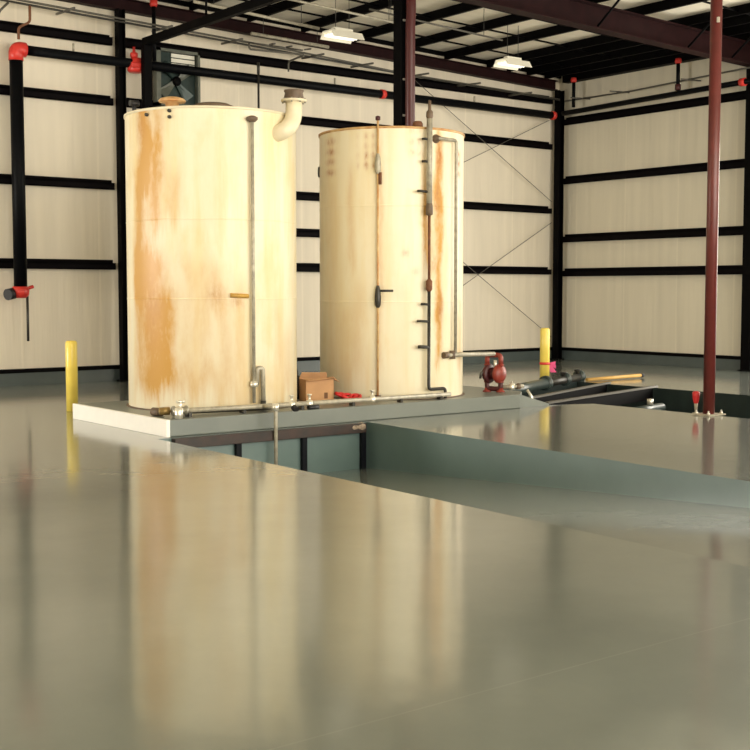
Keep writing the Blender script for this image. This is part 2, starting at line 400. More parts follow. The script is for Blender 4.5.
# middle frame column with its red post in front
mc = thing('steel_column', (12.55, 15.45, 0), 'wide black steel column rising behind the right tank', 'column')
g = G(); g.ibeam((12.42, 15.45, .02), (12.42, 15.45, 6.56), .20, .20, .022, .014, (1, 0, 0)); g.link('shaft', MBLK, mc)
g = G(); g.box((12.37, 15.31, 0), (12.67, 15.59, .02)); g.link('base_plate', MBLK, mc)
for z in (4.48, 5.05, 5.98):
    g = G(); g.box((12.45, 15.325, z), (12.50, 15.35, z + .03)); g.link('clip', MBOLT, mc)
g = G(); g.tube([(12.50, 15.22, .001), (12.50, 15.22, 5.90), (12.515, 15.22, 6.06), (12.515, 15.22, 6.95)], .078, 20, bend=.05)
solo(g, 'downpipe', MDOWN, (12.50, 15.22, 0), 'dark red round pipe strapped in front of the black column behind the right tank', 'pipe')

# red pipe column on the right
pc = thing('pipe_column', (13.71, 10.27, 0), 'tall red round steel post standing at the slab edge on the right', 'column')
g = G(); g.tube([(13.71, 10.27, .02), (13.71, 10.27, 6.53)], .078, 28); g.link('shaft', MPOST, pc)
g = G(); g.box((13.53, 10.12, 0), (13.89, 10.42, .02)); g.link('base_plate', MGREYPIPE, pc, bevel=.004)
for dx, dy in ((-.14, -.10), (.14, -.10), (-.14, .10), (.14, .10)):
    g = G(); g.lathe((13.71 + dx, 10.27 + dy, .02), [(0, 0), (.022, 0), (.022, .022), (.011, .024), (.011, .05), (0, .05)], 8)
    g.link('anchor_bolt', MBOLT, pc)
g = G(); g.box((13.64, 10.18, 5.24), (13.67, 10.21, 5.31)); g.link('clip', MBOLT, pc)

# girts: cold formed Z sections, one per bay
def zsec(g, p0, p1, h, d, out, t=.02):
    """Z shaped girt between two points (centre height); out = vector away from wall"""
    p0 = Vector(p0); p1 = Vector(p1); o = Vector(out); Z = Vector((0, 0, 1))
    def bar(a0, a1, b0, b1):
        lo = [p0 + o * a + Z * b for a, b in ((a0, b0), (a1, b0), (a1, b1), (a0, b1))]
        g.hexa(lo, [x + (p1 - p0) for x in lo])
    bar(d - t, d, -h / 2, h / 2)            # visible vertical lip
    bar(0, d, h / 2 - t, h / 2)             # shelf
    bar(0, t, h / 2, h / 2 + .06)
    bar(d * .55, d, -h / 2, -h / 2 + t)
    return g
GB = 'back wall girts'
lv = [(2.14, 'lowest', .125), (3.62, 'second lowest', .125), (5.17, 'second highest', .13), (6.27, 'highest', .145)]
for z, nm, h in lv:
    g = zsec(G(), (-4.9, BY - .002, z), (10.14, BY - .002, z), h, .14, (0, -1, 0))
    solo(g, 'wall_girt', MGIRT, (6, BY - .1, z), nm + ' dark steel girt on the back wall left of the left tank', 'girt', 'girts on the back wall, left bay')
    g = zsec(G(), (10.34, BY - .002, z), (21.72, BY - .002, z), h, .14, (0, -1, 0))
    solo(g, 'wall_girt', MGIRT, (16, BY - .1, z), nm + ' dark steel girt on the back wall between the tanks and the corner column', 'girt', 'girts on the back wall, right bay')
g = zsec(G(), (13.2, BY - .002, 2.86), (16.6, BY - .002, 2.86), .12, .14, (0, -1, 0))
solo(g, 'wall_girt', MGIRT, (15, BY - .1, 2.86), 'short dark steel header seen through the gap between the two tanks', 'girt', 'girts on the back wall, right bay')
for z, nm in ((2.10, 'lowest'), (2.93, 'second lowest'), (4.34, 'second highest'), (5.76, 'highest')):
    g = zsec(G(), (RX - .002, 15.57, z), (RX - .002, BY - .25, z), .14, .14, (-1, 0, 0))
    solo(g, 'wall_girt', MGIRT, (RX - .1, 18, z), nm + ' dark steel girt on the right wall', 'girt', 'girts on the right wall')

# roof purlins running away from the camera
px = [9.2, 10.5, 11.8, 13.1, 14.4, 15.7, 17.0, 18.3, 19.6, 20.25, 20.9, 21.5]
pos = ['at the far left of the visible roof', 'just above the left tank vent', 'second to the right of the left tank vent', 'above the right half of the left tank',
       'above the gap between the two tanks', 'ending by the white light fixture near the middle', 'ending at the wide black column', 'just right of the wide black column',
       'left of the closely spaced ones', 'leftmost of the closely spaced ones at the right', 'middle of the closely spaced ones at the right', 'next to the right wall']
for x, s_ in zip(px, pos):
    z0 = raf(x) + .24; g = G()
    y0, y1 = 1.0, BY - .06
    g.box((x - .010, y0, z0), (x + .010, y1, z0 + .19)); g.box((x - .065, y0, z0), (x, y1, z0 + .018)); g.box((x, y0, z0 + .172), (x + .065, y1, z0 + .19))
    solo(g, 'roof_purlin', MBLK, (x, 16, z0), 'black steel roof purlin ' + s_, 'purlin', 'roof purlins')
for y, s_ in ((19.9, 'nearest the back wall'), (18.5, 'second from the back wall'), (17.2, 'just behind the deep red beam'), (14.2, 'just in front of the deep red beam'), (12.4, 'furthest forward over the red post')):
    g = G(); g.tube([(9.2, y, raf(9.2) + .33), (21.5, y, raf(21.5) + .33)], .020, 6)
    solo(g, 'sag_rod', MBLK, (15, y, raf(15) + .33), 'thin dark rod crossing the roof purlins, ' + s_, 'rod', 'rods between the purlins')

# brace rods of the back wall bay
for i, (a, b, s_) in enumerate((((17.1, 6.45), (21.68, 3.84), 'falling to the corner column in the upper bay'), ((21.68, 5.85), (17.3, 3.98), 'rising to the corner column in the upper bay'),
                  ((21.68, 3.34), (17.2, .95), 'rising to the corner column in the lower bay'), ((18.1, 2.75), (21.68, .55), 'falling to the foot of the corner column'))):
    g = G(); g.tube([(a[0], BY - .17 - .03 * (i % 2), a[1]), (b[0], BY - .17 - .03 * (i % 2), b[1])], .0075, 6)
    solo(g, 'brace_rod', MCOND, (b[0], BY - .18, b[1]), 'thin diagonal brace rod ' + s_, 'rod', 'diagonal brace rods')

# support post and beam behind the left tank
wp = thing('goal_post_frame', (10.56, 20.45, 0), 'black square post and beam rising behind the left tank beside the exhaust fan', 'frame')
g = G(); g.box((10.47, 20.38, 0), (10.63, 20.52, 6.16)); g.link('post', MBLK, wp, bevel=.01)
g = G(); g.box((10.49, 15.7, 6.16), (10.61, 20.52, 6.30)); g.link('beam', MBLK, wp, bevel=.01)
g = G(); g.tube([(10.51, 15.9, 6.3), (10.51, 15.9, raf(10.5) + .25)], .02, 6); g.link('hanger_rod', MBLK, wp)
g = G(); g.tube([(10.51, 18.2, 6.3), (10.51, 18.2, raf(10.5) + .25)], .02, 6); g.link('hanger_rod', MBLK, wp)

# exhaust fan in the back wall
ef = thing('exhaust_fan', (11.52, BY - .1, 5.2), 'square dark green exhaust fan mounted high on the back wall behind the left tank', 'fan')
g = G(); x0, x1, z0, z1, yf = 10.95, 11.88, 5.18, 6.24, BY - .31
for a, b in (((x0, z0), (x0 + .09, z1)), ((x1 - .05, z0), (x1, z1)), ((x0, z0), (x1, z0 + .05)), ((x0, z1 - .05), (x1, z1))):
    g.box((a[0], yf, a[1]), (b[0], BY - .15, b[1]))
g.link('housing', MFRAME, ef)
g = G(); g.box((x0 + .06, BY - .19, z0 + .03), (x1 - .04, BY - .16, z1 - .03)); g.link('back_panel', MTEAL, ef)
g = G()
for k in range(3): g.box((x0 + .36, BY - .215, 5.93 + k * .09), (x1 - .07, BY - .19, 6.0 + k * .09))
g.link('shutter', MLOUV, ef)
g = G(); g.lathe((11.40, BY - .20, 5.66), [(0, .10), (.07, .10), (.09, .07), (.09, 0), (0, 0)], 16, (0, -1, 0)); g.link('motor', MBLK, ef)
for k in range(4):
    a = math.radians(35 + 90 * k); g = G(); u = Vector((math.cos(a), 0, math.sin(a))); v = Vector((-math.sin(a), 0, math.cos(a))); c = Vector((11.40, BY - .24, 5.66))
    p = [c + u * .07 + v * .04, c + u * .40 + v * .15 + Vector((0, -.03, 0)), c + u * .42 - v * .06 + Vector((0, .03, 0)), c + u * .07 - v * .05]
    g.hexa([x + Vector((0, .006, 0)) for x in p], [x - Vector((0, .006, 0)) for x in p]); g.link('fan_blade', MTEAL if k % 2 else MFRAME, ef)

# ================================================================= SPRINKLER AND CONDUIT RUNS
sm = thing('sprinkler_main', (14, 20.72, 5.87), 'long black sprinkler pipe running level along the upper back wall', 'pipe')
g = G(); g.tube([(8.36, 20.72, 5.86), (21.44, 20.72, 5.87)], .085, 14); g.link('pipe', MPIPE, sm)
for x in (16.25, 21.44):
    g = G(); g.tube([(x - .05, 20.72, 5.87), (x + .05, 20.72, 5.87)], .10, 16); g.link('coupling', MFIRE, sm, label='red coupling')
for x in (9.25, 15.0, 18.9):
    g = G(); g.tube([(x, 20.72, 5.94), (x, 20.72, 6.08)], .022, 8); g.link('sprinkler_head', MGREYPIPE, sm)
g = G(); g.tube([(10.85, 20.72, 5.96), (10.85, 20.72, 6.98)], .038, 10); 
nip = g
st = thing('standpipe', (8.2, 20.72, 1.65), 'thick black standpipe with a red elbow dropping down the back wall at far left', 'pipe')
g = G(); g.tube([(8.19, 20.72, 1.72), (8.19, 20.72, 5.72)], .115, 18); g.link('pipe', MPIPE, st)
g = G(); g.tube([(8.19, 20.72, 5.66), (8.19, 20.72, 5.86), (8.36, 20.72, 5.86)], .128, 18, bend=.13); g.link('elbow', MFIRE, st, label='red grooved elbow')
g = G(); g.lathe((8.18, 20.72, 1.56), [(0, 0), (.10, 0), (.15, .05), (.16, .14), (.13, .20), (0, .20)], 20); g.link('valve', MFIRE, st, label='red valve body')
g = G(); g.tube([(8.22, 20.72, 1.70), (8.42, 20.72, 1.76)], .03, 8); g.link('valve_handle', MFIRE, st)
g = G(); g.tube([(8.05, 20.72, 1.64), (7.93, 20.66, 1.62)], .10, 16); g.link('outlet_cap', MRUBB, st, label='black outlet cap')
g = G(); g.tube([(8.30, 20.70, .80), (8.30, 20.70, 1.62)], .024, 8); g.link('drain_pipe', MDKPIPE, st)
vb = thing('sprinkler_valve', (10.45, 20.72, 5.8), 'red sprinkler valve on the black pipe beside the black post', 'valve')
g = G(); g.lathe((10.47, 20.71, 5.70), [(0, 0), (.13, 0), (.16, .03), (.16, .13), (.12, .20), (.10, .26), (0, .26)], 16); g.link('valve_body', MFIRE, vb)
g = G(); g.lathe((10.43, 20.71, 5.96), [(0, 0), (.05, 0), (.075, .03), (.07, .09), (.03, .11), (.022, .20), (0, .20)], 14); g.link('bonnet', MFIRE, vb)
g = G(); g.box((10.30, 20.54, 5.76), (10.64, 20.60, 5.86)); g.link('flange', MFIRE, vb, bevel=.02)
np_ = thing('sprinkler_drop', (10.85, 20.72, 5.96), 'short vertical black pipe with a red cap hanging above the left tank vent', 'pipe')
nip.link('pipe', MPIPE, np_)
g = G(); g.lathe((10.85, 20.72, 6.95), [(0, 0), (.06, 0), (.075, .04), (.07, .12), (0, .12)], 12); g.link('coupling', MFIRE, np_, label='red coupling')
g = G(); g.lathe((10.85, 20.72, 6.33), [(0, 0), (.055, 0), (.055, .07), (0, .07)], 12); g.link('collar', MPUMPD, np_)

sr = thing('sprinkler_main', (21.8, 18, 6.0), 'black sprinkler pipe running along the upper right wall', 'pipe')
g = G(); g.tube([(21.70, 12.0, 6.05), (21.70, 20.66, 5.93)], .058, 14); g.link('pipe', MPIPE, sr)
g = G(); g.tube([(21.70, 15.50, 6.00), (21.70, 15.62, 6.00)], .085, 16); g.link('coupling', MFIRE, sr, label='red coupling')
for y, s_ in ((20.3, 'near the corner column'), (17.23, 'left of the tall red post')):
    t = thing('sprinkler_drop', (21.78, y, 6.02), 'short vertical black pipe high on the right wall ' + s_, 'pipe', 'sprinkler drops on the right wall')
    g = G(); g.tube([(21.70, y, 6.04), (21.70, y, 6.66)], .042, 12); g.link('pipe', MPIPE, t)
    g = G(); g.lathe((21.70, y, 6.62), [(0, 0), (.06, 0), (.075, .05), (.06, .11), (0, .11)], 12); g.link('coupling', MFIRE, t, label='red coupling')
    if y < 18:
        g = G(); g.lathe((21.70, y, 6.05), [(0, 0), (.065, 0), (.065, .12), (0, .12)], 12); g.link('lower_coupling', MPUMPD, t)

# cable rack with stand-off arms high on the back wall
cr = thing('conduit_run', (14, 20.85, 6.55), 'thin grey conduit with short stand-off arms running along the top of the back wall', 'conduit')
for k, dz in enumerate((0, .055)):
    g = G(); g.tube([(7.2, 20.66, 6.67 + dz), (10.2, 20.66, 6.57 + dz), (13.8, 20.66, 6.45 + dz), (17.0, 20.66, 6.33 + dz * .3), (21.6, 20.66, 6.24 + dz * .3)], .020, 6)
    g.link('conduit', MCOND if k else MDKPIPE, cr)
for x in (9.05, 10.95, 12.45, 14.35, 15.6, 17.1, 18.6, 20.2):
    z = 6.64 - (x - 8.2) * .032; g = G(); g.tube([(x, 20.97, z), (x, 20.20, z - .03)], .022, 6); g.link('standoff_arm', MCOND, cr)
g = G(); g.tube([(12.6, 20.2, 6.42), (12.6, 20.2, 6.30), (13.9, 20.2, 6.35), (13.9, 20.8, 6.3), (13.9, 20.8, 6.1)], .02, 6, bend=.08); g.link('conduit_loop', MCOND, cr)
for x in (12.9, 13.3, 13.7):
    g = G(); g.tube([(x, 20.0, 6.38), (x, 20.95, 6.60)], .018, 6); g.link('standoff_arm', MCOND, cr)
for x in (13.55, 13.95, 14.4):
    g = G(); g.tube([(x - .3, 20.3, 6.50), (x, 20.95, 6.62)], .018, 6); g.link('standoff_arm', MCOND, cr)
cr2 = thing('conduit_run', (21.9, 18, 6.25), 'thin grey conduit with short arms running along the top of the right wall', 'conduit')
g = G(); g.tube([(21.78, 12, 6.38), (21.78, 16.4, 6.27), (21.78, 18.6, 6.21), (21.78, 20.66, 6.23)], .020, 6); g.link('conduit', MCOND, cr2)
for y in (14.6, 16.9, 18.9, 20.1):
    g = G(); g.tube([(22.05, y, 6.24), (21.40, y, 6.21)], .018, 6); g.link('standoff_arm', MCOND, cr2)
dc = thing('conduit_drop', (8.25, 20.8, 6.3), 'pair of bent thin conduits dropping from the conduit run above the red elbow', 'conduit')
g = G(); g.tube([(8.05, 20.66, 6.62), (7.86, 20.66, 6.42), (7.86, 20.70, 5.5)], .022, 6, bend=.1); g.link('conduit', MCOND, dc)
g = G(); g.tube([(8.43, 20.66, 6.62), (8.43, 20.66, 6.34), (8.22, 20.66, 6.22), (8.22, 20.66, 6.02)], .024, 6, bend=.06); g.link('conduit', MRUST, dc)
g = G(); g.tube([(13.07, 20.62, 5.95), (13.07, 20.62, 3.6)], .022, 6)
g.tube([(13.07, 20.62, 5.95), (13.07, 20.62, 6.16)], .03, 6)
solo(g, 'drop_wire', MDKPIPE, (13.07, 20.62, 3.6), 'thin dark vertical pipe hanging from the sprinkler pipe behind the left tank', 'pipe')
for (a, b, r_, lb) in (((12.9, 20.60, 6.70), (14.75, 20.60, 6.66), .035, 'light grey conduit lying against the dark red wall rafter'),
                  ((10.4, 18.42, 6.56), (13.0, 18.45, 6.45), .028, 'light grey conduit leading to the white fixture near the middle'),
                  ((11.2, 17.45, 6.62), (14.3, 17.45, 6.50), .022, 'light grey conduit passing over the middle fixture'),
                  ((13.2, 17.2, 6.60), (16.4, 17.2, 6.46), .018, 'thin conduit under the purlins right of the wide black column')):
    cd = thing('roof_conduit', a, lb, 'conduit', 'conduits under the roof')
    g = G(); g.tube([a, b], r_, 8); g.link('conduit', MGREYPIPE if r_ > .02 else MCOND, cd)
    for t in (.15, .85):
        p = Vector(a).lerp(Vector(b), t); g = G(); g.tube([p, (p.x, p.y, raf(p.x) + .30)], .006, 5); g.link('hanger', MDKPIPE, cd)

# high bay fixtures
def fixture(x, y, z, label):
    t = thing('high_bay_light', (x, y, z), label, 'light', 'high bay light fixtures')
    g = G()
    pr_ = [(-.22, 0), (-.14, .13), (.14, .13), (.22, 0), (.20, 0), (.13, .115), (-.13, .115), (-.20, 0)]
    lo = [(x - .34, y + a, z + b) for a, b in pr_]; hi = [(x + .34, y + a, z + b) for a, b in pr_]
    n = len(lo); A_ = [g.bm.verts.new(p) for p in lo]; B_ = [g.bm.verts.new(p) for p in hi]
    for i in range(n): g.bm.faces.new((A_[i], A_[(i + 1) % n], B_[(i + 1) % n], B_[i]))
    for V in (A_, B_):
        g.bm.faces.new([V[0], V[1], V[6], V[7]]); g.bm.faces.new([V[1], V[2], V[5], V[6]]); g.bm.faces.new([V[2], V[3], V[4], V[5]])
    g.link('reflector', MFIXT, t)
    g = G(); g.box((x - .20, y - .06, z + .13), (x + .20, y + .06, z + .20)); g.link('ballast_box', MFIXT, t, bevel=.01)
    for dy in (-.09, 0, .09):
        g = G(); g.tube([(x - .32, y + dy, z + .05), (x + .32, y + dy, z + .05)], .022, 10); g.link('tube', MTUBE, t)
    for dx in (-.15, .15):
        g = G(); g.tube([(x + dx, y, z + .20), (x + dx, y, raf(x) + .43)], .006, 5); g.link('hanger', MDKPIPE, t)
fixture(13.2, 18.0, 6.20, 'white high bay light hanging in front of the dark red wall rafter between the tanks')
fixture(17.6, 18.15, 6.22, 'white high bay light hanging near the dark corner of the roof')

# ================================================================= PLINTH
pl = thing('concrete_plinth', (9.8, 13.8, 0), 'low painted concrete plinth with a bright white end carrying both tanks', 'plinth')
g = G(); P0 = [(6.70, 12.53), (12.35, 12.53), (12.75, 12.9), (12.85, 15.0), (12.0, 15.12), (6.70, 15.12)]
g.hexa([(x, y, .001) for x, y in P0], [(x, y, .2) for x, y in P0]); g.link('slab', MSLAB, pl, bevel=.012)
g = G(); g.hexa([(12.35, 12.53, .001), (13.04, 12.62, .001), (13.04, 13.2, .001), (12.70, 12.9, .001)], [(12.35, 12.53, .198), (13.04, 12.62, .02), (13.04, 13.2, .02), (12.70, 12.9, .198)])
g.link('end_wedge', MSLAB, pl)
g = G(); g.box((6.655, 12.522, .002), (6.70, 15.12, .202)); g.link('white_edge', MWHITE, pl, label='bright white painted end of the plinth')
g = G(); g.box((6.68, 12.36, -.125), (9.44, 12.465, -.004)); 
solo(g, 'trench_ledge', MLEDGE, (8, 12.4, -.07), 'rusty dark steel ledge under the plinth along the trench', 'beam', bevel=.006)
g = G(); g.lathe((9.36, 12.40, -.05), [(0, -.22), (.025, -.20), (.05, -.12), (.045, -.05), (.06, .02), (.05, .06), (0, .08)], 12, (1, 0, 0))
solo(g, 'concrete_lump', mat('crusty_concrete', (.42, .33, .24), .85, noise=.6, nscale=30, bump=.6, bscale=50), (9.36, 12.40, -.05), 'crusty pale lump stuck at the corner of the trench ledge', 'lump')
for x, s_ in ((7.55, 'leftmost'), (8.50, 'middle'), (9.42, 'rightmost, in the trench corner')):
    g = G(); g.box((x - .035, 12.39, TZ(12.42)), (x + .035, 12.44, -.125))
    solo(g, 'trench_strut', MSTRUT, (x, 12.42, TZ(12.42)), 'dark vertical strut on the trench end wall, ' + s_, 'strut', 'struts on the trench end wall')

# ================================================================= TANKS
def cylp(c, r, deg, z): a = math.radians(deg); return Vector((c[0] + r * math.cos(a), c[1] + r * math.sin(a), z))
LC, LR, LT = (8.13, 13.98), 1.10, 3.93
ML = tank_mat('tank_paint_left', (0.86, 0.79, 0.60),
    [(-169, 5, 2.7, 4.2, 1.3), (-157, 4, 2.3, 4.2, .85), (-176, 4.5, 1.4, 3.1, 1.0), (-164, 8, 1.7, 3.3, .75), (-165, 12, .2, 1.85, 1.15), (-152, 7, .2, 1.4, .85), (-145, 5, 2.4, 3.0, .5),
     (-178, 4, .3, 2.2, .5), (-136, 5, .3, 1.9, .35), (-126, 5, .3, 1.9, .42), (-113, 4, .4, 1.4, .45), (-103, 5, .5, 1.6, .42), (-118, 4, 1.2, 1.75, .55), (-120, 9, 2.1, 3.5, .20), (-108, 6, 2.6, 3.9, .20),
     (-62, 8, .2, .9, .35), (-72, 4, .6, 1.4, .25), (-120, 50, .1, .42, .4)],
    [(-118, 1.44, 5, .10, .5), (-104, 1.36, 4, .08, .5), (-172, 3.55, 5, .3, .4), (-163, 1.25, 9, .5, .35)], .62)
tk = thing('storage_tank', (LC[0], LC[1], .2), 'left cream steel storage tank with long orange rust streaks and a big elbow vent', 'tank', 'storage tanks')
RXc, RR, RT = (10.95, 13.75), 1.03, 3.90
dots = []
for dz in (0, .13, .26, .39):
    for da, s_ in ((0, .9), (5.5, .7), (-7, .25)):
        dots.append((-148 + da, 3.18 + dz, 1.6, .05, s_ * (1.0 if dz < .2 else .5)))
for dz in (0, .14, .28, .42): dots.append((176, 3.12 + dz, 6.0, .05, .85))
for dz in (0, .13, .26): dots.append((-63, 3.12 + dz, 4.0, .06, .9))
for dz in (0, .14, .3): 
    for da in (0, 6): dots.append((-113 + da, 3.35 + dz, 2.6, .05, .35))
dots += [(-89, 3.28, 3.0, .22, 1.0), (-91, 2.75, 3.0, .2, .8), (-88, 1.25, 3.0, .22, .8), (-94, 1.85, 3.0, .12, .5), (-118, 2.0, 3.0, .06, .45), (-110, 1.75, 3, .05, .3)]
MR = tank_mat('tank_paint_right', (0.90, 0.82, 0.62),
    [(-89, 3.0, .5, 2.7, 1.2), (-90, 3.2, 2.6, 3.6, 1.2), (-98, 6, 1.7, 2.9, .6), (-61, 4, .4, 3.0, .5), (-101, 2.0, 1.9, 2.9, .75), (-103, 1.6, 2.8, 3.3, .5), (-161, 3.5, 1.9, 3.1, .38), (-155, 5, .3, 1.6, .25), (-137, 1.6, .3, 3.4, .35), (-165, 10, .3, 1.3, .25), (-120, 5, .4, 1.5, .12), (-40, 8, .3, 3.0, .32), (-60, 5, .3, 1.2, .2), (178, 8, .2, 3.0, .22), (-75, 3, 2, 3.8, .15)],
    dots, .38)
tr = thing('storage_tank', (RXc[0], RXc[1], .2), 'right cream steel storage tank with rust spot grids and thin vertical pipes', 'tank', 'storage tanks')

def tank_body(root, c, r, top, m, seams, rim):
    g = G(); n = 96
    g.lathe((c[0], c[1], .2), [(0, .004), (r - .01, .004), (r, .02), (r, top - .2 - .03), (r - .005, top - .2)], n)
    g.link('shell', m, root)
    g = G(); g.lathe((c[0], c[1], top - .03), [(r - .01, 0), (r + .014, 0), (r + .014, .03), (r - .02, .034)], n); g.link('top_rim', rim, root)
    g = G(); g.lathe((c[0], c[1], top - .01), [(r - .012, 0), (r * .6, .006), (0, .012)], n); g.link('roof', m, root)
    for z in seams:
        g = G(); g.lathe((c[0], c[1], z), [(r - .002, -.012), (r + .004, -.006), (r + .004, .006), (r - .002, .012)], n); g.link('weld_seam', m, root)
    g = G(); g.lathe((c[0], c[1], .2), [(r, 0), (r + .03, 0), (r + .03, .012), (r - .001, .014)], n); g.link('base_ring', MBROWN, root)
tank_body(tk, LC, LR, LT, ML, (2.565, 1.59), MCREAM)
tank_body(tr, RXc, RR, RT, MR, (2.84, 1.54), MRIM)

# --- left tank fittings
g = G(); g.lathe((7.55, 13.95, LT - .01), [(0, 0), (.10, 0), (.085, .03), (.085, .15), (.165, .155), (.175, .175), (.15, .20), (.08, .22), (0, .225)], 24); g.link('vent_cap', MRIM, tk, label='rusty mushroom vent cap')
g = G(); g.lathe((7.95, 13.62, LT - .01), [(0, 0), (.24, 0), (.24, .07), (.27, .075), (.27, .10), (.20, .13), (0, .14)], 32); g.link('hatch_cover', MBROWN, tk, label='brown hatch cover')
g = G(); g.tube([(7.22, 14.35, LT - .01), (7.22, 14.35, LT + .16)], .028, 10); g.tube([(7.16, 14.35, LT + .15), (7.28, 14.35, LT + .15)], .04, 10); g.link('roof_nozzle', MRUBB, tk)
tip = Vector((8.70, 12.90, 0)); pe = [Vector((8.43, 13.04, 3.64)), Vector((8.53, 12.84, 3.68)), Vector((tip.x, tip.y, 3.84)), Vector((tip.x, tip.y, 4.07))]
g = G(); g.tube([tuple(p) for p in pe], .105, 28, bend=.16)
el = g.link('overflow_elbow', MCREAM, tk, label='thick cream elbow pipe')
g = G(); g.lathe((tip.x, tip.y, 4.06), [(0, 0), (.155, 0), (.163, .012), (.163, .03), (.12, .035), (0, .035)], 32); g.link('flange', MCREAM, el)
g = G(); g.lathe((tip.x, tip.y, 4.095), [(.12, 0), (.125, .02), (.112, .08), (.125, .095), (.125, .11), (.10, .11), (.10, .02), (0, .02)], 32); g.link('collar', MBROWN, el, label='brown clamped collar')
for k in range(8):
    a = k * math.pi / 4; g = G(); g.lathe((tip.x + .142 * math.cos(a), tip.y + .142 * math.sin(a), 4.045), [(0, 0), (.011, 0), (.011, .06), (0, .06)], 6); g.link('bolt', MGALV, el)
# level gauge pipe
gp = cylp(LC, LR + .055, -94.6, 0)
g = G(); g.tube([(gp.x, gp.y, .30), (gp.x, gp.y, 3.78)], .021, 12); gauge = g.link('gauge_pipe', MGREYPIPE, tk, label='thin grey weathered level gauge pipe')
g = G(); g.lathe((gp.x, gp.y, 3.75), [(0, 0), (.035, 0), (.07, .03), (.07, .055), (.03, .075), (0, .08)], 16); g.link('gauge_cap', MBROWN, gauge)
g = G(); pts = []
for a in range(-109, -95, 2): pts.append(cylp(LC, LR + .012, a, 1.635 + (a + 109) * -.001))
g.tube([tuple(p) for p in pts], .028, 8); g.link('rusty_bracket', mat('orange_rust', (.62, .36, .07), .6, noise=.4, nscale=20), tk, label='orange rusted bracket strip')
# U-shaped drain pipe beside the gauge
ua = cylp(LC, LR + .06, -92.8, 0); ub = cylp(LC, LR + .07, -88.5, 0)
g = G(); g.tube([(ua.x, ua.y, .52), (ua.x + .01, ua.y, .73), (ub.x - .005, ub.y, .73), (ub.x, ub.y, .30)], .030, 12, bend=.04); g.link('drain_pipe', MGREYPIPE, tk)
g = G(); g.lathe((gp.x, gp.y, .50), [(0, 0), (.045, 0), (.05, .03), (.045, .07), (0, .07)], 12); g.link('drain_union', MBOLT, tk)
g = G(); g.lathe((ub.x, ub.y, .215), [(.05, 0), (.05, .05), (.035, .07), (.035, .11), (0, .11)], 12); g.link('drain_flange', MDKPIPE, tk)
for a, z in ((-157 - 8, 3.85), (-146.9, 3.875), (-146.9, 3.80)):
    p = cylp(LC, LR, a, z); g = G(); g.lathe(tuple(p), [(0, .03), (.022, .03), (.022, -.01), (0, -.01)], 8, (math.cos(math.radians(a)), math.sin(math.radians(a)), 0)); g.link('bolt', MDKPIPE, tk)

# --- right tank fittings
sp_ = cylp(RXc, RR + .03, -138.5, 0)
g = G(); g.tube([(sp_.x, sp_.y, .22), (sp_.x, sp_.y, 3.98)], .015, 10); side = g.link('side_pipe', MRIM, tr, label='thin tan pipe up the left side')
g = G(); g.lathe((sp_.x, sp_.y, 3.97), [(.020, 0), (.035, .01), (.035, .05), (.02, .06), (0, .065)], 10); g.link('pipe_cap', MPUMPD, side)
for z0, z1, mm in ((3.26, 3.53, MGREYPIPE), (1.46, 1.76, MDKPIPE)):
    g = G(); h = z1 - z0; g.lathe((sp_.x, sp_.y, z0), [(.02, 0), (.04, h * .12), (.045, h * .5), (.035, h * .8), (.02, h)], 12); g.link('side_valve', mm, side)
g = G(); g.tube([(sp_.x + .02, sp_.y - .02, 3.28), (sp_.x + .02, sp_.y - .02, 3.12)], .025, 8); g.link('side_valve_stem', MRUST, side)
g = G(); g.tube([(sp_.x, sp_.y, 1.69), (sp_.x + .17, sp_.y - .12, 1.69)], .016, 8); g.link('valve_handle', MDKPIPE, side)
g = G(); g.lathe((sp_.x, sp_.y, .215), [(.05, 0), (.055, .02), (.04, .05), (0, .05)], 10); g.link('pipe_foot', MPUMPD, side)
p1 = cylp(RXc, RR + .085, -101.2, 0)
g = G(); g.tube([(p1.x, p1.y, 2.85), (p1.x, p1.y, 4.02)], .040, 14); up_ = g.link('riser_pipe', MGREYPIPE, tr, label='light grey riser pipe')
g = G(); g.lathe((p1.x, p1.y, 4.0), [(.04, 0), (.05, .03), (.045, .09), (.022, .12), (.022, .24), (0, .25)], 12); g.link('riser_tip', MBROWN, up_)
g = G(); g.lathe((p1.x, p1.y, 2.70), [(.018, 0), (.05, .02), (.05, .12), (.04, .17)], 12); g.link('riser_union', MBROWN, up_)
g = G(); g.tube([(p1.x, p1.y, 1.78), (p1.x, p1.y, 2.76)], .020, 10); g.link('rusty_riser', MRUST, tr, label='thin rust brown pipe')
g = G(); g.tube([(p1.x, p1.y, 1.80), (p1.x, p1.y, .345), (p1.x + .30, p1.y + .0, .345), (p1.x + .30, p1.y, .21)], .023, 12, bend=.05); low = g.link('lower_riser', MDKPIPE, tr, label='dark lower riser with a foot elbow')
g = G(); g.lathe((p1.x, p1.y, 1.68), [(.027, 0), (.045, .03), (.045, .14), (.02, .17)], 12); g.link('rusty_union', MRUST, low)
for z, ln, rr_ in ((3.93, .0, .04),):
    pass
for z, ln in ((3.72, .06), (3.42, .06), (3.02, .14), (1.50, .07), (1.27, .14), (.92, .12)):
    g = G(); p = Vector((p1.x, p1.y, z)); g.tube([tuple(p), (p.x - ln, p.y + .01, z + .01), (p.x - ln - .03, p.y + .05, z + .01)], .017 if z > 1 else .024, 8); g.link('stub_bracket', MDKPIPE, tr)
g = G(); g.lathe((p1.x - .10, p1.y + .13, RT), [(0, 0), (.07, 0), (.07, .04), (.05, .07), (0, .075)], 14); g.link('roof_flange', MRUST, tr)
p2 = cylp(RXc, RR + .08, -93, 3.75); p3 = cylp(RXc, RR + .07, -74.5, 3.75)
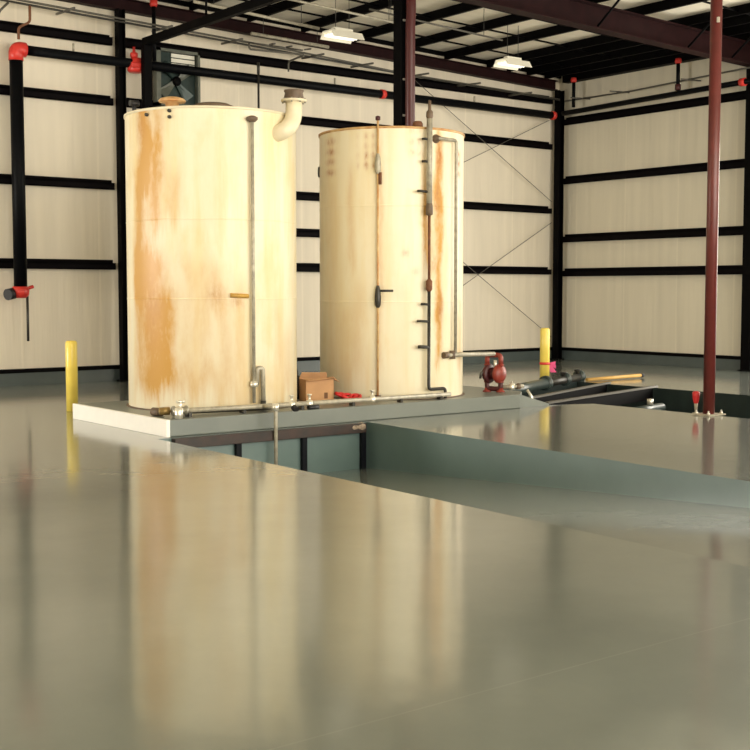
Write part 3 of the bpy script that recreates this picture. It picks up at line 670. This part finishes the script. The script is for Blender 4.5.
g = G(); g.tube([tuple(cylp(RXc, RR - .02, -93, 3.75)), tuple(p2), (p3.x, p3.y, 3.75), (p3.x, p3.y, .82)], .024, 12, bend=.05); g.link('downcomer', MGREYPIPE, tr, label='thin weathered grey pipe on the right side')
g = G(); g.lathe(tuple(cylp(RXc, RR - .01, -93, 3.75)), [(.06, 0), (.06, .03), (.04, .04), (.035, .09), (0, .09)], 14, (0, -1, 0)); g.link('nozzle_flange', MBROWN, tr)
g = G(); n_ = 16
ringc = cylp(RXc, RR + .012, 150, 3.37)
g.tube([(ringc.x + .05 * math.cos(k * 2 * math.pi / n_) * .7, ringc.y + .05 * math.cos(k * 2 * math.pi / n_) * .7, ringc.z + .07 * math.sin(k * 2 * math.pi / n_)) for k in range(n_ + 1)], .009, 6)
g.link('lifting_ring', MDKPIPE, tr)
for a in range(-170, -60, 9):
    p = cylp(RXc, RR - .05, a, RT); 
g = G(); g.lathe((10.75, 12.98, RT), [(0, 0), (.05, 0), (.05, .035), (0, .04)], 12); g.link('roof_plug', MRUST, tr)

# suction pipe from tank to pump
pp = thing('suction_pipe', (11.20, 12.70, .2), 'level grey pipe from the right tank across to the red pump', 'pipe')
g = G(); g.tube([(11.06, 12.69, .80), (11.40, 12.71, .80), (12.30, 13.03, .765)], .032, 12); g.link('pipe', MGREYPIPE, pp)
g = G(); g.tube([(11.02, 12.685, .80), (11.10, 12.69, .80)], .045, 12); g.link('end_cap', MBROWN, pp)
g = G(); g.tube([(11.20, 12.70, .745), (11.20, 12.70, .86)], .042, 12); g.link('tee', MBROWN, pp)

# ================================================================= PIPE ALONG THE PLINTH EDGE
fp = thing('plinth_pipe', (9, 12.68, .2), 'long thin grey pipe running along the front of the plinth below both tanks', 'pipe')
g = G(); g.tube([(6.86, 12.74, .275), (8.0, 12.62, .275), (11.07, 12.60, .265)], .030, 12); g.link('pipe', MGREYPIPE, fp)
g = G(); g.tube([(6.95, 12.92, .24), (8.2, 12.72, .24)], .026, 10); g.link('second_pipe', MDKPIPE, fp)
for x in (7.05, 7.8, 8.6, 9.4, 10.2, 10.9):
    g = G(); g.box((x - .02, 12.58, .2), (x + .02, 12.66, .25)) if x > 7.9 else g.box((x - .02, 12.66, .2), (x + .02, 12.76, .25)); g.link('pipe_saddle', MDKPIPE, fp)
for x in (8.45, 8.72, 9.72):
    g = G(); g.lathe((x, 12.61, .235), [(0, 0), (.04, 0), (.045, .03), (.04, .075), (.015, .08), (.015, .14), (.03, .14), (.03, .155), (0, .155)], 12); g.link('valve', MBOLT, fp)
g = G(); g.tube([(8.46, 12.58, .24), (8.46, 12.52, .21)], .04, 10); g.link('valve_outlet', MRUBB, fp)
g = G(); g.tube([(8.66, 12.55, .225), (8.82, 12.56, .225)], .03, 10); g.link('valve_outlet', MRUBB, fp)
g = G(); g.tube([(8.03, 12.62, .275), (8.03, 12.33, .275), (8.03, 12.33, TZ(12.33) + .0)], .023, 12, bend=.05); g.link('drop_pipe', MGREYPIPE, fp)
g = G(); g.tube([(8.03, 12.33, .24), (8.03, 12.33, .33)], .04, 12); g.link('drop_elbow', MBOLT, fp)
# valves at the left end
vl = thing('gate_valve', (6.98, 12.72, .2), 'weathered brass and steel valve pair at the left end of the plinth pipe', 'valve')
g = G(); g.lathe((6.95, 12.74, .275), [(0, -.09), (.06, -.09), (.06, -.065), (.045, -.06), (.045, .06), (.06, .065), (.06, .09), (0, .09)], 16, (1, -.1, 0)); g.link('body', MGALV, vl)
g = G(); g.tube([(6.95, 12.74, .27), (6.95, 12.72, .385)], .02, 8); g.tube([(6.90, 12.72, .385), (7.0, 12.72, .385)], .018, 8); g.link('handle', MBOLT, vl)
g = G(); g.lathe((6.86, 12.60, .2), [(0, .0), (.045, 0), (.05, .05), (.05, .12), (.03, .13), (0, .13)], 12); g.link('coupling', MBOLT, vl)
g = G(); g.lathe((6.82, 12.86, .27), [(0, -.08), (.045, -.07), (.05, .05), (0, .07)], 12, (1, -.3, 0)); g.link('brass_nipple', mat('brass', (.36, .24, .08), .4, .5, noise=.4, nscale=20), vl)
g = G(); g.lathe((6.80, 13.02, .25), [(0, -.08), (.05, -.07), (.05, .07), (0, .08)], 12, (.4, -1, 0)); g.link('rusty_cap', MBROWN, vl)

# ================================================================= SMALL THINGS ON THE PLINTH
# cardboard box
cb = thing('cardboard_box', (9.45, 13.50, .2), 'open brown cardboard box standing between the two tanks', 'box')
mt = Matrix.Translation((9.455, 13.50, .2)) @ Matrix.Rotation(math.radians(-16), 4, 'Z')
g = G(); W_, D_, H_ = .20, .14, .30
for a, b in (((-W_, -D_, 0), (W_, -D_ + .008, H_)), ((-W_, D_ - .008, 0), (W_, D_, H_)), ((-W_, -D_, 0), (-W_ + .008, D_, H_)), ((W_ - .008, -D_, 0), (W_, D_, H_)), ((-W_, -D_, .003), (W_, D_, .012))):
    g.box(a, b, mt)
g.link('carton', MCARD, cb)
for (p, s_) in (([(-W_, -D_, H_), (W_, -D_, H_), (W_ - .03, -D_ - .07, H_ + .02), (-W_ + .02, -D_ - .08, H_ - .015)], 1), ([(W_, -D_, H_), (W_, D_, H_), (W_ + .08, D_ - .02, H_ + .01), (W_ + .09, -D_ + .02, H_ - .05)], 1),
                ([(-W_, D_, H_), (W_, D_, H_), (W_ - .02, D_ - .04, H_ + .07), (-W_ + .02, D_ - .05, H_ + .08)], 1)):
    g = G(); pts = [mt @ Vector(v) for v in p]; g.hexa(pts, [v + Vector((0, 0, .006)) for v in pts]); g.link('flap', MCARD, cb)
g = G(); g.box((.06, -D_ - .002, .04), (.11, -D_ + .0, .12), mt); g.link('tape_patch', MCARDD, cb)
# red hose heap
g = G(); pts = []
for k in range(70):
    t = k / 69; a = t * 2 * math.pi * 4.3; r_ = .085 + .03 * math.sin(a * 1.7)
    pts.append((9.66 + t * .19 + r_ * math.cos(a), 13.30 - t * .22 + r_ * .55 * math.sin(a), .225 + .09 * abs(math.sin(a * .55)) * (1 - .5 * t)))
g.tube(pts, .021, 8)
solo(g, 'hose_coil', MHOSE, (9.9, 13.1, .2), 'small tangled red hose lying against the foot of the right tank', 'hose')
# black canister behind the box
bc = thing('black_canister', (9.40, 13.95, .2), 'small black canister standing behind the box between the tanks', 'canister')
g = G(); g.lathe((9.40, 13.95, .2), [(0, 0), (.10, 0), (.105, .02), (.105, .26), (.08, .31), (.04, .33), (.04, .37), (0, .37)], 20); g.link('body', MRUBB, bc)
g = G(); g.tube([(9.35, 13.95, .55), (9.37, 13.95, .61), (9.43, 13.95, .61), (9.45, 13.95, .55)], .012, 8, bend=.02); g.link('handle', MRUBB, bc)

# ================================================================= RED DIAPHRAGM PUMP
pm = thing('diaphragm_pump', (12.33, 13.05, .2), 'red double diaphragm pump standing at the right end of the plinth', 'pump')
ax = Vector((.79, -.61, 0)); fwd = Vector((.61, .79, 0)); c0 = Vector((12.395, 13.03, .2))
def at_(u, v, z): return tuple(c0 + ax * u + fwd * v + Vector((0, 0, z)))
g = G(); g.lathe(at_(.0, 0, .27), [(0, -.02), (.13, -.02), (.145, 0), (.145, .03), (.12, .06), (.07, .085), (0, .095)], 24, tuple((ax * .75 - fwd * .66).normalized())); g.link('right_chamber', MPUMP, pm)
g = G(); g.lathe(at_(-.12, .06, .27), [(0, -.02), (.13, -.02), (.145, 0), (.145, .03), (.12, .06), (.07, .085), (0, .095)], 24, tuple((-ax * .75 + fwd * .66).normalized())); g.link('left_chamber', MPUMPD, pm)  # shaded side of the pump put into the colour
g = G(); g.lathe(at_(-.12, .06, .27), [(0, 0), (.09, 0), (.09, .16), (0, .16)], 20, tuple((ax * .9 - fwd * .4).normalized())); g.link('centre_block', MPUMPD, pm)
g = G(); g.tube([at_(.03, -.03, .38), at_(.03, -.03, .545), at_(-.16, .07, .545), at_(-.16, .07, .38)], .037, 14, bend=.06); g.link('top_manifold', MPUMP, pm)
g = G(); g.tube([at_(.03, -.03, .16), at_(.03, -.03, .045), at_(-.16, .07, .045), at_(-.16, .07, .16)], .037, 14, bend=.05); g.link('bottom_manifold', MPUMPD, pm)
for u, v in ((.03, -.03), (-.16, .07)):
    for z in (.14, .39):
        g = G(); g.lathe(at_(u, v, z), [(0, 0), (.05, 0), (.05, .02), (0, .02)], 14); g.link('clamp_band', MPUMP, pm)
    g = G(); g.lathe(at_(u, v, 0), [(0, 0), (.065, 0), (.065, .015), (.04, .03), (.035, .06), (0, .06)], 14); g.link('foot', MPUMP, pm)
g = G(); g.tube([at_(-.18, .0, .30), at_(-.26, -.02, .28), at_(-.27, -.02, .20)], .02, 8, bend=.02); g.link('air_valve', MDKPIPE, pm)
g = G(); g.tube([at_(-.05, -.03, .47), at_(-.05, -.03, .36)], .025, 8); g.link('muffler', MBOLT, pm)

# outlet fittings right of the pump and the slate pipe behind the pit rails
of = thing('outlet_valve', (12.70, 13.15, .2), 'small steel outlet valve between the red pump and the slate pipe', 'valve')
g = G(); g.tube([at_(.06, .0, .07), at_(.38, .05, .085)], .028, 12); g.link('pipe', MGREYPIPE, of)
g = G(); g.lathe(at_(.20, .02, .03), [(0, 0), (.045, 0), (.05, .04), (.045, .09), (.015, .10), (.015, .13), (0, .13)], 12); g.link('body', MBOLT, of)
g = G(); g.lathe(at_(.30, .04, .04), [(0, 0), (.04, 0), (.045, .04), (.03, .08), (0, .09)], 12); g.link('union', MBROWN, of)
g = G(); g.tube([(12.92, 12.96, .21), (12.96, 12.90, .10), (12.96, 12.90, .02)], .022, 10, bend=.03); g.link('bent_spout', MBOLT, of)
sl = thing('slate_pipe', (14.0, 14.0, 0), 'thick slate painted pipe lying behind the open trench right of the pump', 'pipe')
sa, sb = Vector((13.10, 13.72, .10)), Vector((15.2, 14.80, .09))
g = G(); g.tube([tuple(sa), tuple(sb)], .088, 18); g.link('pipe', MSLATE, sl)
g = G(); g.tube([tuple(sb), (16.95, 15.62, .075)], .07, 14); g.link('dark_section', MDKPIPE, sl)
for t, s_ in ((.0, .13), (.55, .12), (.98, .12)):
    p = sb.lerp(Vector((16.95, 15.62, .09)), t); g = G(); g.lathe((p.x, p.y, p.z), [(0, -.04), (s_, -.04), (s_, .04), (0, .04)], 16, (.9, .43, 0)); g.link('flange', MSLATE, sl)
for t in (.5, .92):
    p = sb.lerp(Vector((16.95, 15.62, .09)), t); g = G(); g.lathe((p.x, p.y, p.z + .05), [(0, 0), (.04, 0), (.04, .05), (.07, .07), (.07, .09), (0, .09)], 12); g.link('valve_wheel', MDKPIPE, sl)

# steel rails across the right trench
for (a, b, s_) in ((((13.10, 13.32), (16.9, 14.85)), None, 'rear grey steel rail crossing the open trench on the right'), (((13.10, 12.73), (16.9, 13.78)), None, 'front grey steel rail crossing the open trench on the right')):
    a0, b0 = a; t = thing('trench_rail', (a0[0], a0[1], 0), s_, 'rail', 'rails across the right trench')
    d = (Vector((*b0, 0)) - Vector((*a0, 0))).normalized(); n = Vector((-d.y, d.x, 0)) * .035
    A3, B3 = Vector((*a0, 0)), Vector((*b0, 0))
    g = G(); g.hexa([A3 - n + Vector((0, 0, .003)), A3 + n + Vector((0, 0, .003)), B3 + n + Vector((0, 0, .003)), B3 - n + Vector((0, 0, .003))], [A3 - n + Vector((0, 0, .035)), A3 + n + Vector((0, 0, .035)), B3 + n + Vector((0, 0, .035)), B3 - n + Vector((0, 0, .035))]); g.link('top_flange', MCOND, t)
    A4, B4 = A3 + d * .06, B3 - d * .16
    g = G(); n2 = n * .3
    g.hexa([A4 - n2 - Vector((0, 0, .20)), A4 + n2 - Vector((0, 0, .20)), B4 + n2 - Vector((0, 0, .20)), B4 - n2 - Vector((0, 0, .20))], [A4 - n2, A4 + n2, B4 + n2, B4 - n2]); g.link('web', MBLK, t)
# sump pump in the trench
su = thing('sump_fitting', (15.3, 11.8, -.75), 'slate green sump fitting with a bright cap inside the right trench', 'fitting')
g = G(); g.box((14.9, 12.55, -.75), (15.7, 12.75, -.24)); g.link('pedestal', MSLATE, su, bevel=.02)
g = G(); g.tube([(14.75, 12.5, -.20), (15.75, 12.72, -.20)], .07, 14); g.link('pipe', MSLATE, su)
g = G(); g.lathe((15.35, 12.63, -.13), [(0, 0), (.05, 0), (.05, .09), (0, .10)], 12); g.link('cap', MBOLT, su)

# yellow pole, floor beyond
yp = thing('yellow_pole', (17.3, 15.4, 0), 'yellow wooden pole lying on the floor beyond the right trench', 'pole')
g = G(); g.tube([(16.92, 15.42, .035), (18.42, 15.40, .055)], .033, 12); g.link('shaft', MWOOD, yp)
g = G(); g.tube([(18.42, 15.40, .055), (18.50, 15.40, .056)], .038, 12); g.link('tip', MRUBB, yp, label='black end')
# red cone light hanging at the trench
rc = thing('hose_nozzle', (13.79, 10.62, 0), 'small red nozzle with a pale tapered tip standing left of the red post', 'nozzle')
g = G(); g.lathe((13.73, 10.50, .0), [(0, 0), (.05, 0), (.05, .012), (.02, .016), (.016, .03), (0, .03)], 12); g.link('foot', MGREYPIPE, rc)
g = G(); g.lathe((13.73, 10.50, .025), [(.014, 0), (.022, .06), (.030, .13), (0, .13)], 12); g.link('tip', MGREYPIPE, rc, label='pale tapered tip')
g = G(); g.lathe((13.73, 10.50, .14), [(.028, 0), (.042, .05), (.05, .11), (.052, .15), (.03, .17), (0, .17)], 16); g.link('bell', MHOSE, rc)

# ================================================================= BOLLARDS
def bollard(x, y, r, h, label):
    t = thing('bollard', (x, y, 0), label, 'bollard', 'yellow bollards')
    g = G(); g.lathe((x, y, 0), [(0, .001), (r, .001), (r, h - .03), (r - .01, h - .01), (r * .7, h), (0, h + .005)], 28); g.link('post', MYEL, t)
    return t
bollard(7.08, 16.10, .082, .99, 'yellow steel bollard standing left of the white plinth end')
b2 = bollard(16.25, 15.85, .090, 1.0, 'yellow steel bollard with a red band beyond the pump')
g = G(); g.lathe((16.25, 15.85, .32), [(.09, 0), (.098, .005), (.098, .045), (.09, .05)], 24); g.link('band', MFIRE, b2, label='red tape band')
for i, (a, b, wd) in enumerate((((16.33, 15.79, .34), (16.42, 15.74, .35), .035), ((16.32, 15.77, .31), (16.37, 15.74, .18), .05), ((16.33, 15.78, .33), (16.41, 15.72, .28), .035))):
    g = G(); A5, B5 = Vector(a), Vector(b); n = Vector((0, 0, wd)) if i != 1 else Vector((.05, -.03, 0)); tk_ = Vector((.004, .004, 0))
    g.hexa([A5 - n * .5, B5 - n, B5 + n, A5 + n * .5], [A5 - n * .5 + tk_, B5 - n + tk_, B5 + n + tk_, A5 + n * .5 + tk_]); g.link('ribbon', MPINK, b2, label='pink ribbon end')
